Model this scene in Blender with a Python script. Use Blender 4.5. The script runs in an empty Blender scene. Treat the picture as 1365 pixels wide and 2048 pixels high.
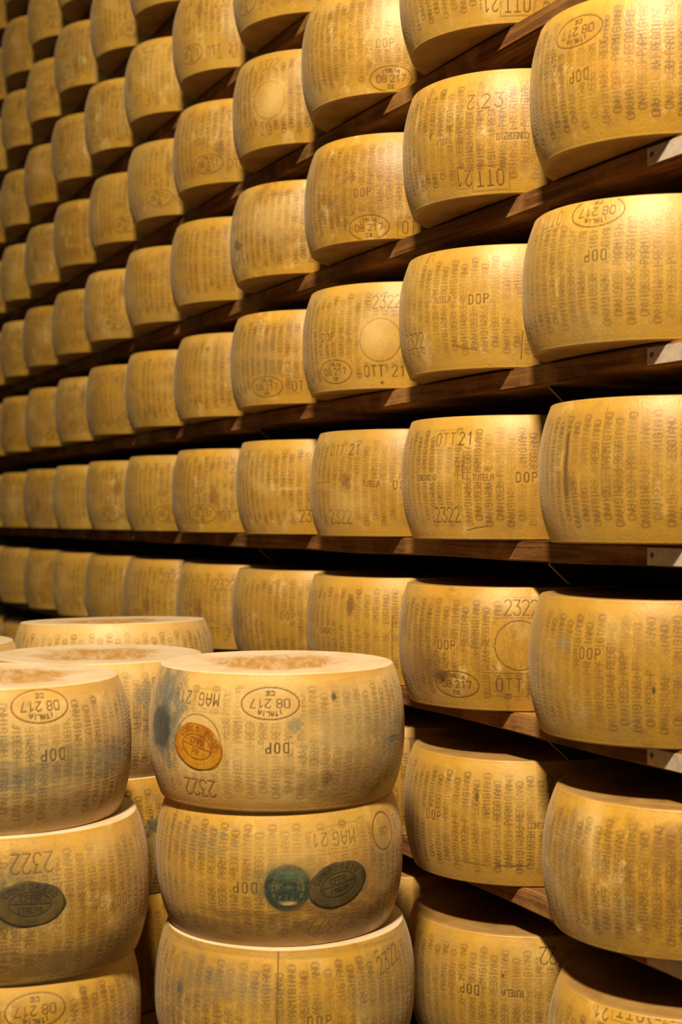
import bpy, math, random
import numpy as np
C = bpy.context.scene.collection
SC = bpy.context.scene
PI = math.pi

# ------------------------------------------------------------------ camera
F = 50.0/36.0*2048.0            # focal length in pixels of the 1365x2048 frame
CX, HY = 682.5, 1035.0          # principal column, horizon row
YAW = math.radians(25.6)        # the shelving runs along +Y; the camera looks 25.6 deg to its side
CZ = 1.66
FWD = np.array([math.sin(YAW), math.cos(YAW), 0.0])
RGT = np.array([math.cos(YAW), -math.sin(YAW), 0.0])
CAM = np.array([0.0, 0.0, CZ])

def ray(px, py):
    return FWD + RGT*((px-CX)/F) + np.array([0, 0, 1.0])*((HY-py)/F)
def project(P):
    d = np.asarray(P) - CAM
    w = d @ FWD
    return CX + F*(d @ RGT)/w, HY - F*d[..., 2]/w, w

cd = bpy.data.cameras.new('camera')
cam = bpy.data.objects.new('camera', cd); C.objects.link(cam)
cd.sensor_fit = 'VERTICAL'; cd.sensor_height = 36.0; cd.sensor_width = 24.0; cd.lens = 50.0
cd.shift_y = (HY-1024.0)/2048.0
cam.location = CAM; cam.rotation_euler = (PI/2, 0, -YAW)
cd.clip_start = 0.05; cd.clip_end = 60
cd.dof.use_dof = True; cd.dof.focus_distance = 2.55; cd.dof.aperture_fstop = 4.0
SC.camera = cam

# ------------------------------------------------------------------ node helpers
def new_mat(name):
    m = bpy.data.materials.new(name); m.use_nodes = True
    nt = m.node_tree; nt.nodes.clear()
    out = nt.nodes.new('ShaderNodeOutputMaterial'); b = nt.nodes.new('ShaderNodeBsdfPrincipled')
    nt.links.new(b.outputs[0], out.inputs[0])
    return m, nt, b
class NT:
    def __init__(s, nt): s.nt = nt
    def n(s, t, **k):
        x = s.nt.nodes.new(t)
        for a, v in k.items(): setattr(x, a, v)
        return x
    def l(s, a, b): s.nt.links.new(a, b)
    def val(s, sock, v):
        if hasattr(v, 'is_output') or isinstance(v, bpy.types.NodeSocket): s.l(v, sock)
        else: sock.default_value = v
    def math(s, op, a, b=0.0, c=None, clamp=False):
        x = s.n('ShaderNodeMath', operation=op, use_clamp=clamp)
        s.val(x.inputs[0], a); s.val(x.inputs[1], b)
        if c is not None: s.val(x.inputs[2], c)
        return x.outputs[0]
    def mix(s, f, a, b, mode='MIX'):
        x = s.n('ShaderNodeMix', data_type='RGBA', blend_type=mode)
        s.val(x.inputs[0], f); s.val(x.inputs[6], a); s.val(x.inputs[7], b)
        return x.outputs[2]
    def noise(s, vec, scale, detail=4, rough=0.55, dist=0.0):
        x = s.n('ShaderNodeTexNoise'); s.l(vec, x.inputs['Vector'])
        x.inputs['Scale'].default_value = scale; x.inputs['Detail'].default_value = detail
        x.inputs['Roughness'].default_value = rough; x.inputs['Distortion'].default_value = dist
        return x.outputs[0]
    def ramp(s, f, lo, hi, a=0.0, b=1.0):
        x = s.n('ShaderNodeMapRange'); x.interpolation_type = 'SMOOTHSTEP'
        s.val(x.inputs[0], f)
        for i, v in zip((1, 2, 3, 4), (lo, hi, a, b)): x.inputs[i].default_value = v
        return x.outputs[0]
    def scale(s, vec, v):
        x = s.n('ShaderNodeVectorMath', operation='MULTIPLY'); s.l(vec, x.inputs[0]); x.inputs[1].default_value = v
        return x.outputs[0]
    def coords(s):
        tc = s.n('ShaderNodeTexCoord'); oi = s.n('ShaderNodeObjectInfo')
        add = s.n('ShaderNodeVectorMath', operation='ADD')
        r = s.math('MULTIPLY', oi.outputs['Random'], 57.0)
        cmb = s.n('ShaderNodeCombineXYZ')
        for i in range(3): s.l(r, cmb.inputs[i])
        s.l(tc.outputs['Object'], add.inputs[0]); s.l(cmb.outputs[0], add.inputs[1])
        return tc.outputs['Object'], add.outputs[0], oi.outputs['Random']

def rgb(r, g, b): return (r, g, b, 1.0)

# ---- cheese rind (wall of the wheel)
def rind_material(name, clean):
    m, nt, b = new_mat(name); k = NT(nt)
    obj, vec, rnd = k.coords()
    big = k.noise(vec, 7.0, 4, 0.6)
    mid = k.noise(vec, 22.0, 5, 0.65, 0.3)
    stre = k.noise(k.scale(vec, (70.0, 70.0, 9.0)), 1.0, 4, 0.6)
    fine = k.noise(vec, 260.0, 3, 0.6)
    cloth = k.noise(k.scale(vec, (420.0, 420.0, 120.0)), 1.0, 2, 0.5)
    base = k.mix(k.ramp(big, 0.35, 0.68), rgb(0.610, 0.345, 0.034), rgb(0.44, 0.222, 0.015))
    base = k.mix(k.ramp(mid, 0.44, 0.70, 0, 0.78), base, rgb(0.29, 0.145, 0.018))
    base = k.mix(k.ramp(stre, 0.44, 0.72, 0, 0.58), base, rgb(0.30, 0.160, 0.022))
    pale = k.noise(vec, 11.0, 3, 0.5)
    base = k.mix(k.ramp(pale, 0.50, 0.74, 0, 0.70), base, rgb(0.78, 0.545, 0.190))
    base = k.mix(k.ramp(fine, 0.55, 0.85, 0, 0.55), base, rgb(0.22, 0.12, 0.03))
    # the lettered belt is rougher and holds more grime than the rest
    sp0 = k.n('ShaderNodeSeparateXYZ'); k.l(obj, sp0.inputs[0])
    belt = k.ramp(k.math('ADD', k.math('ABSOLUTE', sp0.outputs[2]), k.math('MULTIPLY', mid, 0.02)), 0.070, 0.104, 1.0, 0.0)
    weave = k.noise(k.scale(vec, (330.0, 330.0, 150.0)), 1.0, 3, 0.7)
    base = k.mix(k.math('MULTIPLY', belt, k.ramp(weave, 0.40, 0.68, 0.08, 0.68)), base, rgb(0.27, 0.145, 0.026))
    # bare, unmarked bands beside both rims keep a cleaner, smoother yellow
    sp = k.n('ShaderNodeSeparateXYZ'); k.l(obj, sp.inputs[0])
    az = k.math('ABSOLUTE', sp.outputs[2])
    base = k.mix(k.ramp(az, 0.086, 0.100, 0, 0.5), base, rgb(0.64, 0.36, 0.036))
    # sharper-edged brown stains and rubbed pale spots
    stn = k.noise(vec, 13.0, 8, 0.68, 0.4)
    base = k.mix(k.ramp(stn, 0.555, 0.66, 0, 0.60), base, rgb(0.25, 0.118, 0.018))
    rub = k.noise(k.scale(vec, (17.0, 17.0, 12.0)), 1.0, 8, 0.66)
    base = k.mix(k.ramp(rub, 0.575, 0.68, 0, 0.62), base, rgb(0.84, 0.60, 0.235))
    # grey-green mould dust in loose patches
    dust = k.noise(vec, 4.2, 4, 0.6)
    du = k.math('MULTIPLY', k.ramp(dust, 0.50, 0.72, 0, 0.78), k.ramp(fine, 0.3, 0.62))
    base = k.mix(du, base, rgb(0.30, 0.23, 0.10))
    # tone of each wheel
    r2 = k.math('FRACT', k.math('MULTIPLY', rnd, 13.7))
    base = k.mix(k.math('MULTIPLY', rnd, 0.42), base, rgb(0.38, 0.210, 0.022))
    base = k.mix(k.math('MULTIPLY', r2, 0.30), base, rgb(0.74, 0.465, 0.085))
    if clean:                                          # younger, scrubbed wheels are paler
        base = k.mix(k.math('MULTIPLY', k.ramp(big, 0.30, 0.66, 1.0, 0.45), clean), base, rgb(0.80, 0.58, 0.255))
    # pressed lettering, dirt caught in it
    at = k.n('ShaderNodeAttribute', attribute_name='imprint')
    base = k.mix(k.math('MULTIPLY', at.outputs['Fac'], 1.0, clamp=True), base, rgb(0.105, 0.050, 0.012))
    ik = k.n('ShaderNodeAttribute', attribute_name='ink')
    inkf = k.math('MULTIPLY', ik.outputs['Alpha'], k.ramp(fine, 0.2, 0.55, 0.72, 1.0), clamp=True)
    base = k.mix(inkf, base, ik.outputs['Color'])
    k.l(base, b.inputs['Base Color'])
    b.inputs['Roughness'].default_value = 0.46
    b.inputs['Specular IOR Level'].default_value = 0.5
    b.inputs['Sheen Weight'].default_value = 0.15
    b.inputs['Sheen Roughness'].default_value = 0.5
    b.inputs['Sheen Tint'].default_value = (1, 0.9, 0.75, 1)
    b.inputs['Coat Weight'].default_value = 0.12; b.inputs['Coat Roughness'].default_value = 0.42
    h = k.math('ADD', k.math('MULTIPLY', cloth, 0.6), k.math('ADD', k.math('MULTIPLY', mid, 1.4), k.math('MULTIPLY', fine, 0.5)))
    bp = k.n('ShaderNodeBump'); bp.inputs['Strength'].default_value = 0.4; bp.inputs['Distance'].default_value = 0.0016
    k.l(h, bp.inputs['Height']); k.l(bp.outputs[0], b.inputs['Normal'])
    return m
# ---- flat faces of the wheel: pale wax colour, browner streaked patch in the middle
def face_material(name, pale1, pale2, core_col):
    m, nt, b = new_mat(name); k = NT(nt)
    obj, vec, rnd = k.coords()
    sp = k.n('ShaderNodeSeparateXYZ'); k.l(obj, sp.inputs[0])
    rr = k.math('SQRT', k.math('ADD', k.math('POWER', sp.outputs[0], 2.0), k.math('POWER', sp.outputs[1], 2.0)))
    wob = k.noise(vec, 9.0, 4, 0.6)
    rr = k.math('ADD', rr, k.math('MULTIPLY', k.math('SUBTRACT', wob, 0.5), 0.16))
    core = k.ramp(rr, 0.085, 0.150, 1.0, 0.0)
    st = k.noise(k.scale(vec, (9.0, 60.0, 10.0)), 1.0, 5, 0.65, 0.6)
    base = k.mix(k.ramp(k.noise(vec, 14.0, 4), 0.4, 0.7), rgb(*pale1), rgb(*pale2))
    base = k.mix(k.math('MULTIPLY', core, k.ramp(st, 0.32, 0.62, 0.35, 1.0)), base, rgb(*core_col))
    base = k.mix(k.ramp(k.noise(vec, 60.0, 4), 0.58, 0.8, 0, 0.3), base, rgb(0.40, 0.22, 0.06))
    k.l(base, b.inputs['Base Color'])
    b.inputs['Roughness'].default_value = 0.5; b.inputs['Specular IOR Level'].default_value = 0.4
    bp = k.n('ShaderNodeBump'); bp.inputs['Strength'].default_value = 0.25; bp.inputs['Distance'].default_value = 0.002
    k.l(st, bp.inputs['Height']); k.l(bp.outputs[0], b.inputs['Normal'])
    return m
def wood_material(name, dark, mid_, light, rough=0.75):
    m, nt, b = new_mat(name); k = NT(nt)
    obj, vec, rnd = k.coords()
    grain = k.noise(k.scale(vec, (60.0, 2.2, 60.0)), 1.0, 6, 0.65, 0.8)
    blot = k.noise(vec, 5.5, 5, 0.6)
    pit = k.noise(k.scale(vec, (90.0, 26.0, 90.0)), 1.0, 4, 0.7)
    base = k.mix(k.ramp(grain, 0.35, 0.65), rgb(*dark), rgb(*mid_))
    base = k.mix(k.ramp(blot, 0.45, 0.72, 0, 0.8), base, rgb(*light))
    base = k.mix(k.ramp(pit, 0.55, 0.75, 0, 0.7), base, rgb(dark[0]*0.5, dark[1]*0.5, dark[2]*0.5))
    k.l(base, b.inputs['Base Color'])
    b.inputs['Roughness'].default_value = rough; b.inputs['Specular IOR Level'].default_value = 0.25
    bp = k.n('ShaderNodeBump'); bp.inputs['Strength'].default_value = 0.5; bp.inputs['Distance'].default_value = 0.003
    k.l(k.math('ADD', grain, pit), bp.inputs['Height']); k.l(bp.outputs[0], b.inputs['Normal'])
    return m
def plain_material(name, col, rough=0.6, metal=0.0, vary=0.25, sc=40.0, bump=0.1):
    m, nt, b = new_mat(name); k = NT(nt)
    obj, vec, rnd = k.coords()
    n = k.noise(vec, sc, 4, 0.6)
    base = k.mix(k.ramp(n, 0.4, 0.75, 0, 1), rgb(*col), rgb(*(c*(1-vary) for c in col)))
    k.l(base, b.inputs['Base Color'])
    b.inputs['Roughness'].default_value = rough; b.inputs['Metallic'].default_value = metal
    bp = k.n('ShaderNodeBump'); bp.inputs['Strength'].default_value = bump; bp.inputs['Distance'].default_value = 0.002
    k.l(n, bp.inputs['Height']); k.l(bp.outputs[0], b.inputs['Normal'])
    return m
def seal_material(name, a, c, ink):
    m, nt, b = new_mat(name); k = NT(nt)
    obj, vec, rnd = k.coords()
    base = k.mix(k.ramp(k.noise(vec, 28.0, 5, 0.65), 0.38, 0.66), rgb(*a), rgb(*c))
    base = k.mix(k.ramp(k.noise(vec, 300.0, 3), 0.5, 0.8, 0, 0.5), base, rgb(*ink))
    at = k.n('ShaderNodeAttribute', attribute_name='imprint')
    base = k.mix(k.math('MULTIPLY', at.outputs['Fac'], 0.55, clamp=True), base, rgb(*ink))
    k.l(base, b.inputs['Base Color']); b.inputs['Roughness'].default_value = 0.55
    b.inputs['Specular IOR Level'].default_value = 0.3
    return m

M = dict(
    rind=rind_material('cheese_rind', 0.0), rind_clean=rind_material('cheese_rind_pale', 0.55), face=face_material('cheese_face_pale', (0.68, 0.56, 0.40), (0.64, 0.48, 0.265), (0.46, 0.245, 0.055)), face_shelf_shade=face_material('cheese_face_shelf_shade', (0.40, 0.24, 0.075), (0.30, 0.16, 0.045), (0.20, 0.10, 0.03)),  # faces of shelved wheels: browner, with the shade between shelves put into the colour
    wood=wood_material('stained_board_wood', (0.11, 0.044, 0.011), (0.28, 0.125, 0.032), (0.46, 0.245, 0.078)),
    steel=plain_material('dark_painted_steel', (0.020, 0.024, 0.018), 0.6, 0.0, 0.4),
    edge=plain_material('worn_steel_edge', (0.14, 0.085, 0.035), 0.6, 0.2, 0.4),
    plate=plain_material('aluminium_plate', (0.62, 0.52, 0.42), 0.5, 0.15, 0.25, 70.0),
    screw=plain_material('screw_steel', (0.16, 0.13, 0.08), 0.45, 0.6, 0.4, 300.0),
    wall=plain_material('dark_plaster', (0.035, 0.033, 0.025), 0.9, 0.0, 0.4, 6.0),
    floor=plain_material('concrete_floor', (0.07, 0.06, 0.045), 0.7, 0.0, 0.35, 8.0),
    seal_amber=seal_material('amber_seal', (0.62, 0.30, 0.022), (0.40, 0.135, 0.010), (0.12, 0.035, 0.006)),
    seal_dark=seal_material('dark_seal', (0.125, 0.085, 0.028), (0.07, 0.05, 0.022), (0.02, 0.022, 0.014)),
)

# ------------------------------------------------------------------ stroke lettering
G = {
 'A': ['0,0 0,4 2,6 4,4 4,0', '0,2.6 4,2.6'], 'B': ['0,0 0,6 3,6 4,5 4,4 3,3 0,3', '3,3 4,2 4,1 3,0 0,0'],
 'C': ['4,5 3,6 1,6 0,5 0,1 1,0 3,0 4,1'], 'D': ['0,0 0,6 3,6 4,5 4,1 3,0 0,0'], 'E': ['4,6 0,6 0,0 4,0', '0,3 3,3'],
 'G': ['4,5 3,6 1,6 0,5 0,1 1,0 3,0 4,1 4,3 2,3'], 'I': ['2,0 2,6'], 'L': ['0,6 0,0 4,0'], 'M': ['0,0 0,6 2,3 4,6 4,0'],
 'N': ['0,0 0,6 4,0 4,6'], 'O': ['1,0 3,0 4,1 4,5 3,6 1,6 0,5 0,1 1,0'], 'P': ['0,0 0,6 3,6 4,5 4,4 3,3 0,3'],
 'R': ['0,0 0,6 3,6 4,5 4,4 3,3 0,3', '2,3 4,0'], 'S': ['4,5 3,6 1,6 0,5 0,4 1,3 3,3 4,2 4,1 3,0 1,0 0,1'],
 'T': ['0,6 4,6', '2,6 2,0'], 'U': ['0,6 0,1 1,0 3,0 4,1 4,6'], 'Z': ['0,6 4,6 0,0 4,0'], 'F': ['4,6 0,6 0,0', '0,3 3,3'],
 '-': ['0.5,3 3.5,3'], ' ': [], '0': ['0.6,0 3.4,0 4,1 4,5 3.4,6 0.6,6 0,5 0,1 0.6,0'], '1': ['0.6,4.6 2.4,6 2.4,0'],
 '2': ['0,5 1,6 3,6 4,5 4,4 0,0 4,0'], '3': ['0,6 4,6 2,3.5 3,3.5 4,2.4 4,1 3,0 1,0 0,1'], '5': ['4,6 0,6 0,3.4 3,3.6 4,2.6 4,1 3,0 0,0'],
 '7': ['0,6 4,6 1.4,0'], '8': ['1,3 0,4 0,5 1,6 3,6 4,5 4,4 3,3 1,3 0,2 0,1 1,0 3,0 4,1 4,2 3,3'], '9': ['4,3 1,3 0,4 0,5 1,6 3,6 4,5 4,1 3,0 1,0'],
}
GL = {}
for ch, ls in G.items():
    segs = []
    for s in ls:
        p = [tuple(map(float, q.split(','))) for q in s.split()]
        segs += [(*p[i], *p[i+1]) for i in range(len(p)-1)]
    GL[ch] = segs
def text_segs(t, w, h, adv):
    """segments of a word centred on 0,0 (metres)"""
    out = []; W = adv*(len(t)-1)+w
    for i, ch in enumerate(t):
        for a, b, c, d in GL[ch]:
            out.append((-W/2+i*adv+a/4*w, -h/2+b/6*h, -W/2+i*adv+c/4*w, -h/2+d/6*h))
    return np.array(out) if out else np.zeros((0, 4))
def turn(s, deg, du=0.0, dv=0.0):
    if len(s) == 0: return s
    a = math.radians(deg); c, n = math.cos(a), math.sin(a); o = np.empty_like(s)
    for i in (0, 2):
        o[:, i] = c*s[:, i]-n*s[:, i+1]+du; o[:, i+1] = n*s[:, i]+c*s[:, i+1]+dv
    return o
def ring_segs(a, b, n=48, tilt=0.0):
    t = np.linspace(0, 2*PI, n+1)
    return turn(np.stack([a*np.cos(t[:-1]), b*np.sin(t[:-1]), a*np.cos(t[1:]), b*np.sin(t[1:])], 1), tilt)
def dot_segs(a, b, n):
    t = np.linspace(0, 2*PI, n, endpoint=False)
    x, y = a*np.cos(t), b*np.sin(t)
    return np.stack([x-0.0003, y, x+0.0003, y], 1)
def arc_text(t, rad, h, w, a0, a1, squash=1.0):
    out = []
    for i, ch in enumerate(t):
        a = a0+(a1-a0)*i/max(1, len(t)-1)
        s = turn(text_segs(ch, w, h, w), math.degrees(a)-90, rad*math.cos(a), rad*squash*math.sin(a))
        if len(s): out.append(s)
    return np.concatenate(out)
def box_segs(w, h):
    return np.array([(-w/2, -h/2, w/2, -h/2), (w/2, -h/2, w/2, h/2), (w/2, h/2, -w/2, h/2), (-w/2, h/2, -w/2, -h/2)])

class Canvas:
    """a sheet wrapped round the wheel wall: u along the arc, v up; strokes become depth, blots become ink"""
    def __init__(s, u, v):
        s.u, s.v = u, v
        s.e = np.zeros((len(u), len(v)), np.float32)
        s.ink = np.zeros((len(u), len(v), 4), np.float32)
        s.halo = np.zeros((len(u), len(v)), np.float32)
        s.keep = np.ones((len(u), len(v)), np.float32)
    def win(s, u0, u1, v0, v1):
        a, b = np.searchsorted(s.u, (u0, u1)); c, d = np.searchsorted(s.v, (v0, v1))
        return slice(a, b), slice(c, d)
    def strokes(s, segs, wid=0.0009, amt=1.0, soft=0.0009, target=None):
        tgt = s.e if target is None else target
        R = wid+soft
        for x0, y0, x1, y1 in segs:
            su, sv = s.win(min(x0, x1)-R, max(x0, x1)+R, min(y0, y1)-R, max(y0, y1)+R)
            U = s.u[su][:, None]; V = s.v[sv][None, :]
            if U.size == 0 or V.size == 0: continue
            dx, dy = x1-x0, y1-y0; L2 = dx*dx+dy*dy+1e-12
            t = np.clip(((U-x0)*dx+(V-y0)*dy)/L2, 0, 1)
            d = np.hypot(U-x0-t*dx, V-y0-t*dy)
            k = np.clip((R-d)/soft, 0, 1)*amt
            tgt[su, sv] = np.maximum(tgt[su, sv], k)
    def clear(s, u, v, a, b):
        su, sv = s.win(u-a, u+a, v-b, v+b)
        U = (s.u[su][:, None]-u)/a; V = (s.v[sv][None, :]-v)/b
        r = (np.abs(U)**4+np.abs(V)**4)
        s.keep[su, sv] = np.minimum(s.keep[su, sv], np.clip((r-0.85)/0.15, 0, 1))
    def blot(s, u, v, a, b, col, amt=0.8, edge=0.5, seed=0, tilt=0.0, rough=0.35):
        R = max(a, b)*1.7
        su, sv = s.win(u-R, u+R, v-R, v+R)
        U = s.u[su][:, None]-u; V = s.v[sv][None, :]-v
        if U.size == 0 or V.size == 0: return
        c, n = math.cos(tilt), math.sin(tilt)
        X, Y = (c*U+n*V)/a, (-n*U+c*V)/b
        r = np.hypot(X, Y); g = np.random.default_rng(seed)
        for i in range(9):
            f = g.uniform(2, 9, 2)*(1 if i < 5 else 3); p = g.uniform(0, 6.28, 2)
            r = r + rough/(2.2 if i < 5 else 4)*np.sin(X*f[0]+p[0])*np.sin(Y*f[1]+p[1])
        k = np.clip((1+edge/2-r)/edge, 0, 1)*amt
        old = s.ink[su, sv]; na = old[..., 3]+(1-old[..., 3])*k
        w = np.where(na > 1e-4, k/np.maximum(na, 1e-4), 0)[..., None]
        rgb_ = old[..., :3]*(1-w)+np.array(col)[None, None, :]*w
        s.ink[su, sv] = np.concatenate([rgb_, na[..., None]], -1)

COLW, LH, LW, ADV = 0.0205, 0.0130, 0.0063, 0.0087
def letter_columns(cv, rng, u0, u1, strength, vmax, phase=0.0):
    """vertical rows of the stamped words, running out from a hyphen in the middle towards both rims"""
    tmp = np.zeros_like(cv.e)
    k = 0; u = u0+phase
    up = {0: ('REGGIANO', 'PARMIGIANO'), 1: ('PARMIGIANO', 'REGGIANO')}
    while u < u1:
        a, b = up[k % 2]
        mid = (-0.35 if k % 2 else 0.35)*ADV+rng.uniform(-0.0015, 0.0015)
        uu = u+rng.uniform(-0.0006, 0.0006)
        s1 = turn(text_segs('-'+a, LW, LH, ADV), 90, uu, mid+(len(a))*ADV/2)
        s2 = turn(text_segs(b, LW, LH, ADV), -90, uu, mid-(len(b)+1)*ADV/2)
        sg = np.concatenate([s1, s2])
        sg = sg[(np.abs(sg[:, 1]) < vmax) & (np.abs(sg[:, 3]) < vmax)]
        cv.strokes(sg, 0.00055, 1.0, 0.0008, tmp)
        if len(sg):
            lo, hi = min(sg[:, 1].min(), sg[:, 3].min()), max(sg[:, 1].max(), sg[:, 3].max())
            su, sv = cv.win(uu-0.012, uu+0.012, lo-0.004, hi+0.004)
            cv.halo[su, sv] = np.maximum(cv.halo[su, sv], np.exp(-((cv.u[su][:, None]-uu)/0.0058)**4)*np.ones((1, sv.stop-sv.start)))
        u += COLW; k += 1
    g = rng
    U = cv.u[:, None]; V = cv.v[None, :]
    fade = np.zeros_like(cv.e)
    for i in range(10):
        f = g.uniform(8, 55, 2); p = g.uniform(0, 6.28, 2)
        fade += np.sin(U*f[0]+p[0]+3*np.sin(V*f[1]))*np.sin(V*f[1]+p[1])
    fade = np.clip(0.88+0.24*fade, 0.35, 1.0)
    rag = np.clip(0.72+0.5*np.sin(U*2300+np.sin(V*700))*np.sin(V*2100+np.sin(U*500)), 0.25, 1)
    cv.e = np.maximum(cv.e, tmp*fade*rag*strength*cv.keep)
    cv.halo *= fade*strength*cv.keep*0.19

BLUE = (0.030, 0.095, 0.130); TEAL = (0.006, 0.080, 0.065); DARK = (0.035, 0.026, 0.012); BROWN = (0.17, 0.080, 0.020); GREY = (0.22, 0.19, 0.11)
PALE = (0.86, 0.62, 0.26); ORANGE = (0.55, 0.26, 0.03)
def stamp(cv, kind, u, v, rot=0.0, amt=0.9, seed=1, **kw):
    T = lambda t, w, h, adv, du=0, dv=0: turn(turn(text_segs(t, w, h, adv), 0, du, dv), rot, u, v)
    if kind == 'oval':
        cv.clear(u, v, 0.052, 0.030)
        cv.strokes(turn(ring_segs(0.0475, 0.0245), rot, u, v), 0.0007, amt)
        for i, ch in enumerate('ITALIA'):
            x = (i-2.5)*0.0068
            cv.strokes(turn(turn(text_segs(ch, 0.0044, 0.0066, 0.006), -x/0.017*13, x, 0.0158-0.0026*(x/0.017)**2), rot, u, v), 0.0006, amt)
        cv.strokes(T('08', 0.0085, 0.0130, 0.0125, -0.021), 0.0006, amt)
        cv.strokes(T('217', 0.0085, 0.0130, 0.0125, 0.016), 0.0006, amt)
        cv.strokes(T('CE', 0.0050, 0.0062, 0.0085, 0, -0.0155), 0.0007, amt)
    elif kind == 'round':
        cv.clear(u, v, 0.034, 0.034)
        cv.strokes(turn(ring_segs(0.030, 0.030), rot, u, v), 0.0010, amt)
        cv.strokes(T('08', 0.008, 0.012, 0.0115), 0.0008, amt*0.7)
    elif kind == 'dots':
        cv.clear(u, v, 0.050, 0.050)
        cv.strokes(turn(dot_segs(0.0445, 0.0445, 76), rot, u, v), 0.0009, amt)
    elif kind == 'box':
        w, h = kw['size']
        cv.strokes(turn(box_segs(w, h), rot, u, v), 0.0005, amt*0.6)
    elif kind == 'inkstamp':
        a = kw['size'][0]
        k = np.zeros_like(cv.e)
        for f in (0.97, 0.90, 0.80): cv.strokes(turn(ring_segs(a*f, a*f), rot, u, v), 0.0016, amt, 0.0012, k)
        cv.strokes(turn(ring_segs(a*0.58, a*0.58), rot, u, v), 0.0008, amt*0.8, 0.001, k)
        cv.strokes(T('25', a*0.26, a*0.42, a*0.46, 0, a*0.12), 0.0026, amt, 0.0012, k)
        cv.strokes(T('CFPR', a*0.16, a*0.24, a*0.27, 0, -a*0.38), 0.0015, amt, 0.0010, k)
        cv.strokes(turn(np.array([(-a*0.7, -a*0.18, a*0.7, -a*0.18)]), rot, u, v), 0.0010, amt, 0.001, k)
        old = cv.ink; w = np.where(k > 0, k/np.maximum(old[..., 3]+(1-old[..., 3])*k, 1e-4), 0)[..., None]
        rgb_ = old[..., :3]*(1-w)+np.array(kw['col'])*w
        cv.ink = np.concatenate([rgb_, (old[..., 3]+(1-old[..., 3])*k)[..., None]], -1).astype(np.float32)
    elif kind == 'crack':
        L = kw['size'][1]
        pts = [(0.0, L/2), (0.0015, L*0.2), (-0.001, -L*0.1), (0.0005, -L/2)]
        for (a, b), (c, d) in zip(pts[:-1], pts[1:]):
            cv.strokes(np.array([(u+a, v+b, u+c, v+d)]), kw['size'][0]*0.35, amt, kw['size'][0]*0.7)
        cv.blot(u, v-L*0.1, kw['size'][0]*1.3, L*0.48, BROWN, 0.75, 0.7, seed)
    elif kind == 'line':
        du, dv = kw['size']
        cv.strokes(np.array([(u-du/2, v-dv/2, u-du*0.1, v+dv*0.04), (u-du*0.1, v+dv*0.04, u+du/2, v+dv/2)]), 0.0006, amt)
    elif kind == 'blot':
        a, b = kw['size']
        cv.blot(u, v, a, b, kw.get('col', BROWN), amt, kw.get('edge', 0.7), seed, math.radians(rot), kw.get('rough', 0.35))
    else:                                             # a word
        h = kw.get('h', 0.0165); w = h*kw.get('asp', 0.46); adv = w*kw.get('sp', 1.65)
        W = adv*(len(kind)-1)+w
        cv.clear(u, v, W/2+0.005, h/2+0.004) if rot in (0, 180) or abs(rot) < 40 or abs(abs(rot)-180) < 40 else None
        cv.strokes(turn(text_segs(kind, w, h, adv), rot, u, v), kw.get('wid', 0.0007 if h > 0.012 else 0.0005), amt)

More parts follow.
